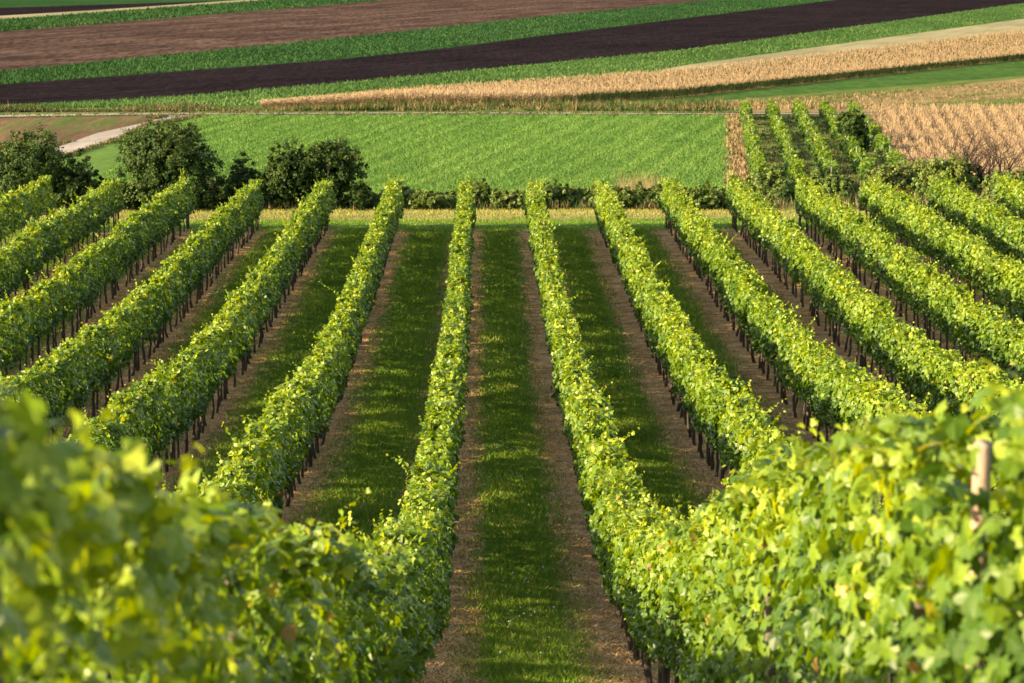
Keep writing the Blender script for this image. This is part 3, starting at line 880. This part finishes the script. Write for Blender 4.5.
# white wildflowers in the central aisle
n = 70; Yc = rng.choice([33.5, 36.5, 30.3, 52, 47], n) + rng.normal(0, .6, n); Xc = np.where(rng.random(n) < .8, .35, .6) + rng.normal(0, .25, n)
P = np.column_stack([Xc, Yc, gz(Yc) + rng.uniform(.08, .2, n)])
m_, nt_, b_ = new_mat('petal_white'); b_.inputs['Base Color'].default_value = (.34, .38, .38, 1)
o = link('wildflowers', mesh_np('wildflowers', place_leaves(T_LOW, P, np.tile([0, -.4, 1.], (n, 1)) + rng.normal(0, .3, (n, 3)), np.full(n, .035)), 3, m_, np.zeros(n * 2)))
tag(o, 'small whitish wildflowers in the grass of the central aisle', 'flowers', None, 'stuff')

def maize(name, X, Y, h, label, green=.45, leaves=6, size=1.0, dz=.1):
    """upright dry plants: narrow drooping leaves around a stalk and a tassel on top"""
    n = len(X); z = gz(Y) + dz; tri = []; vv = []
    for k in range(leaves):
        a = rng.uniform(0, 2 * math.pi, n); f = (k + rng.random(n)) / leaves
        ln = rng.uniform(.35, .6, n) * size; zc_ = z + h * f * .8
        ca, sa = np.cos(a), np.sin(a); w = .05 * size
        p0 = np.stack([X - sa * w, Y + ca * w, zc_], -1); p1 = np.stack([X + sa * w, Y - ca * w, zc_ + .03], -1)
        p2 = np.stack([X + ca * ln, Y + sa * ln, zc_ + h * .16 + rng.uniform(-.25, .12, n)], -1)
        tri.append(np.stack([p0, p1, p2], 1)); vv.append(np.clip(green + np.maximum(f - .7, 0) * 2.2 * (np.asarray(green) < .4) + np.maximum(f - .45, 0) * 1.2 * (np.asarray(green) >= .4) + rng.normal(0, .1, n), 0, 1))
    a = rng.uniform(0, math.pi, n); w = .05 * size
    for da in (0, 1.57):
        p0 = np.stack([X - np.cos(a + da) * w, Y - np.sin(a + da) * w, z + h * .7], -1); p1 = np.stack([X + np.cos(a + da) * w, Y + np.sin(a + da) * w, z + h * .7], -1)
        p2 = np.stack([X + rng.normal(0, .06, n), Y + rng.normal(0, .06, n), z + h * rng.uniform(.98, 1.1, n)], -1)
        tri.append(np.stack([p0, p1, p2], 1)); vv.append(rng.uniform(.75, 1, n))
        p0 = np.stack([X - np.cos(a + da) * .02, Y - np.sin(a + da) * .02, z], -1); p1 = np.stack([X + np.cos(a + da) * .02, Y + np.sin(a + da) * .02, z], -1)
        p2 = np.stack([X, Y, z + h], -1)
        tri.append(np.stack([p0, p1, p2], 1)); vv.append(green + np.zeros(n))
    V = np.concatenate(tri, 0); v = np.concatenate(vv)
    o = link(name, mesh_np(name, V, 3, DRY, v)); tag(o, label, 'maize', None, 'stuff')
nl, nr, fr_, fl = mz
n = 16000
s = rng.random(n); t = rng.random(n)
wid = np.linalg.norm(nr - nl); rows = np.round(s * wid / 1.0) / (wid / 1.0) + rng.normal(0, .008, n)
s = np.where(rng.random(n) < .6, rows, s)
P = (nl[None] * (1 - s[:, None]) + nr[None] * s[:, None]) * (1 - t[:, None]) + (fl[None] * (1 - s[:, None]) + fr_[None] * s[:, None]) * t[:, None]
maize('dry_maize', P[:, 0], P[:, 1], rng.uniform(.9, 1.35, n), 'pale dry maize standing in rows at the right edge', .85, 7, .75)
# long maize strip
PX, PYs = [], []
cc = np.array(corn_cols)                     # (cols, ny, 2)
for i in range(len(cc) - 1):
    a, b, c, d = cc[i, 0], cc[i + 1, 0], cc[i + 1, -1], cc[i, -1]
    ar = abs(np.cross(b - a, d - a)) / 2 + abs(np.cross(b - c, d - c)) / 2
    m = min(int(ar * 2.2) + 30, 7000)
    s = rng.random(m); t = rng.random(m) ** 1.15
    p = (a * (1 - s[:, None]) + b * s[:, None]) * (1 - t[:, None]) + (d * (1 - s[:, None]) + c * s[:, None]) * t[:, None]
    PX.append(p[:, 0]); PYs.append(p[:, 1])
X = np.concatenate(PX); Y = np.concatenate(PYs)
print('maize plants', len(X))
maize('maize_crop', X, Y, rng.uniform(1.35, 1.75, len(X)) * np.clip((X + 34) / 22, .45, 1), 'long strip of ripe maize with tan tops and dark green lower leaves', np.where(X + rng.normal(0, 4, len(X)) < 8, .55, .2), 6, 1.1)

def weeds(name, X, Y, h, vlo, vhi, label, cat='weeds', w=.12, dz=.12):
    n = len(X); m = 5
    X = np.repeat(X, m) + rng.normal(0, .15, n * m); Y = np.repeat(Y, m) + rng.normal(0, .15, n * m); h = np.repeat(h, m) * rng.uniform(.5, 1.1, n * m)
    v = np.clip(np.repeat(rng.uniform(vlo, vhi, n), m) + rng.normal(0, .07, n * m), 0, 1)
    blades(name, X, Y, h, w, v, DRY, label=label, cat=cat, lean=.3, dz=dz)
def scatter_img(n, x0, x1, ylo, yhi, wt=None):
    xs_ = rng.uniform(x0, x1, n); f = rng.random(n)
    a = np.array([poly_y(ylo, x) for x in xs_]); b = np.array([poly_y(yhi, x) for x in xs_])
    return at_many(xs_, np.maximum(a + (b - a) * f, -38))
X, Y = scatter_img(3200, -60, 720, [(60, 113.5), (420, 112), (720, 113)], [(60, 111), (200, 109), (342, 108), (560, 106), (720, 104)])
pat = n2(X * .12 + 7, Y * .05)
weeds('verge_weeds', X, Y, .15 + 1.1 * rng.random(len(X)) * np.clip(pat * 2 - .6, 0, 1), .15, .66, 'mixed green and brown weeds along the far gravel track')
X, Y = scatter_img(2200, 680, 1100, [(680, 112), (870, 110), (1100, 108)], [(680, 106), (870, 94), (1100, 76)])
weeds('dry_weeds', X, Y, rng.uniform(.15, .6, len(X)), .40, .75, 'dry tan weeds between the maize fields and the green strip')
X, Y = scatter_img(1200, 735, 1000, [(735, 212), (1000, 212)], [(735, 185), (1000, 185)])
weeds('tall_grass', X, Y, rng.uniform(.3, .9, len(X)), .2, .8, 'tall mixed grass on the bank below the old vineyard', 'grass', .05)
X, Y = scatter_img(2200, 60, 735, [(60, 211), (735, 211)], [(60, 202), (735, 202)])
weeds('tall_grass', X, Y, rng.uniform(.2, .5, len(X)), .25, .7, 'tall dark grass at the foot of the hedge and trees', 'grass', .05)
X, Y = scatter_img(160, 622, 660, [(600, 206), (700, 206)], [(600, 202), (700, 202)])
weeds('dry_reeds', X, Y, rng.uniform(1.0, 1.9, len(X)), .6, .8, 'tuft of tall brown seed stalks above the hedge', 'reeds', .03)

# short crop standing in the meadow
n = 190000
s_ = rng.uniform(62, 733, n); q = [at(x, y) for x, y in ((60, 196), (738, 196), (735, 115.6), (195, 115.6))]
q = [np.array(p) for p in q]
a = rng.random(n); b = rng.random(n)
P = (q[0] * (1 - a[:, None]) + q[1] * a[:, None]) * (1 - b[:, None]) + (q[3] * (1 - a[:, None]) + q[2] * a[:, None]) * b[:, None]
pa, pb = np.array(at(67, 157)), np.array(at(207, 115.8))                 # stay right of the gravel path
e = pb - pa
kp = (((P[:, 0] - pa[0]) * e[1] - (P[:, 1] - pa[1]) * e[0] > 0) | (P[:, 1] < pa[1])) & (P[:, 0] < np.interp(P[:, 1], [at(735, 190)[1], at(728, 116)[1]], [at(734, 190)[0], at(727, 116)[0]]))
P = P[kp]
du = P[:, 0] * math.sin(D1) - P[:, 1] * math.cos(D1)
cl = .45 * n2(P[:, 0] * .5 + 3, P[:, 1] * .16 + 3) + .3 * n2(du * .8 + 60, P[:, 0] * .05) + .33 * (.5 + .5 * np.sin(du * 2 * math.pi / 2.2))
m_ = leaf_mat('meadow_blade', [(0.0, (0.055, 0.130, 0.034)), (0.6, (0.100, 0.205, 0.054)), (1.0, (0.165, 0.265, 0.078))], 0.3, (1.3, 1.3, 0.6), 0.8, 0.1)
blades('meadow_crop', P[:, 0], P[:, 1], rng.uniform(.08, .22, len(P)) * (.5 + cl), .09, np.clip(.2 + .7 * cl + rng.normal(0, .15, len(P)), 0, 1), m_, label='bright green crop covering the meadow below the gravel track', cat='crop', lean=.5, dz=.05)
X, Y = scatter_img(6000, 745, 930, [(745, 192), (930, 192)], [(745, 117), (930, 117)])
kp = X < np.interp(Y, [at(0, 190)[1], at(0, 117)[1]], [at(925, 190)[0], at(866, 117)[0]])
weeds('tall_grass', X[kp], Y[kp], rng.uniform(.1, .35, kp.sum()), .34, .54, 'rough grass growing between the old vine rows', 'grass', .07, .08)

# rows of taller crop standing in the far green fields
def far_crop(n, lo, up, x0, x1, mat, label, h=.6, w=.4):
    X, Y = scatter_img(n, x0, x1, lo, up)
    cl = n2(X * .08 + 9, Y * .02)
    blades('field_crop', X, Y, rng.uniform(.35, 1.0, len(X)) * h, w, np.clip(.25 + .6 * cl + rng.normal(0, .2, len(X)), 0, 1), mat, label=label, cat='crop', lean=.4, dz=.06)
mf = leaf_mat('far_crop_blade', [(0.0, (0.030, 0.075, 0.024)), (0.6, (0.060, 0.125, 0.040)), (1.0, (0.11, 0.18, 0.06))], 0.25, (1.2, 1.2, 0.7), 0.8, 0.05)
mf2 = leaf_mat('far_beet_blade', [(0.0, (0.012, 0.042, 0.016)), (0.6, (0.026, 0.072, 0.024)), (1.0, (0.045, 0.10, 0.034))], 0.25, (1.2, 1.2, 0.7), 0.8, 0.05)
far_crop(22000, [(0, 110), (262, 106), (342, 101), (600, 80), (684, 66), (1024, 19)], L_a, -40, 1100, mf, 'light green crop between the dark ploughed field and the maize strip', .5, .28)
far_crop(24000, L_b, L_c, -40, 850, mf2, 'dark green crop between the dark and the brown ploughed fields', .6, .35)
far_crop(10000, L_d, L_e, -40, 420, mf2, 'dark green crop above the brown ploughed field', .8, .6)

X, Y = scatter_img(500, 726, 745, [(726, 192), (745, 192)], [(726, 116), (745, 116)])
weeds('dry_weeds', X, Y, rng.uniform(.1, .5, len(X)), .35, .9, 'dry ragged grass on the narrow strip beside the meadow')
X, Y = scatter_img(900, -60, 735, [(0, 119.5), (120, 117), (207, 116.6), (735, 117)], [(0, 115.6), (207, 113.8), (735, 113.6)])
weeds('tall_grass', X, Y, rng.uniform(.05, .3, len(X)), .25, .62, 'low grass growing along both edges of the gravel track', 'grass', .12)
X, Y = scatter_img(900, 44, 205, [(44, 161), (67, 158.5), (120, 141), (147, 127), (207, 117)], [(44, 157), (67, 156), (120, 138.5), (147, 124.6), (207, 115)])
weeds('tall_grass', X, Y, rng.uniform(.05, .3, len(X)), .3, .6, 'rough grass along the lower edge of the gravel path', 'grass', .1)
X, Y = scatter_img(2500, -30, 165, [(-30, 165), (47, 150), (165, 117.5)], [(-30, 120), (165, 117)])
kp = n2(X * .12 + 3, Y * .1 + 8) > .52
weeds('fallow_weeds', X[kp], Y[kp], rng.uniform(.05, .35, kp.sum()), .3, .6, 'patches of green weeds on the fallow ground left of the gravel path', 'weeds', .12, .1)
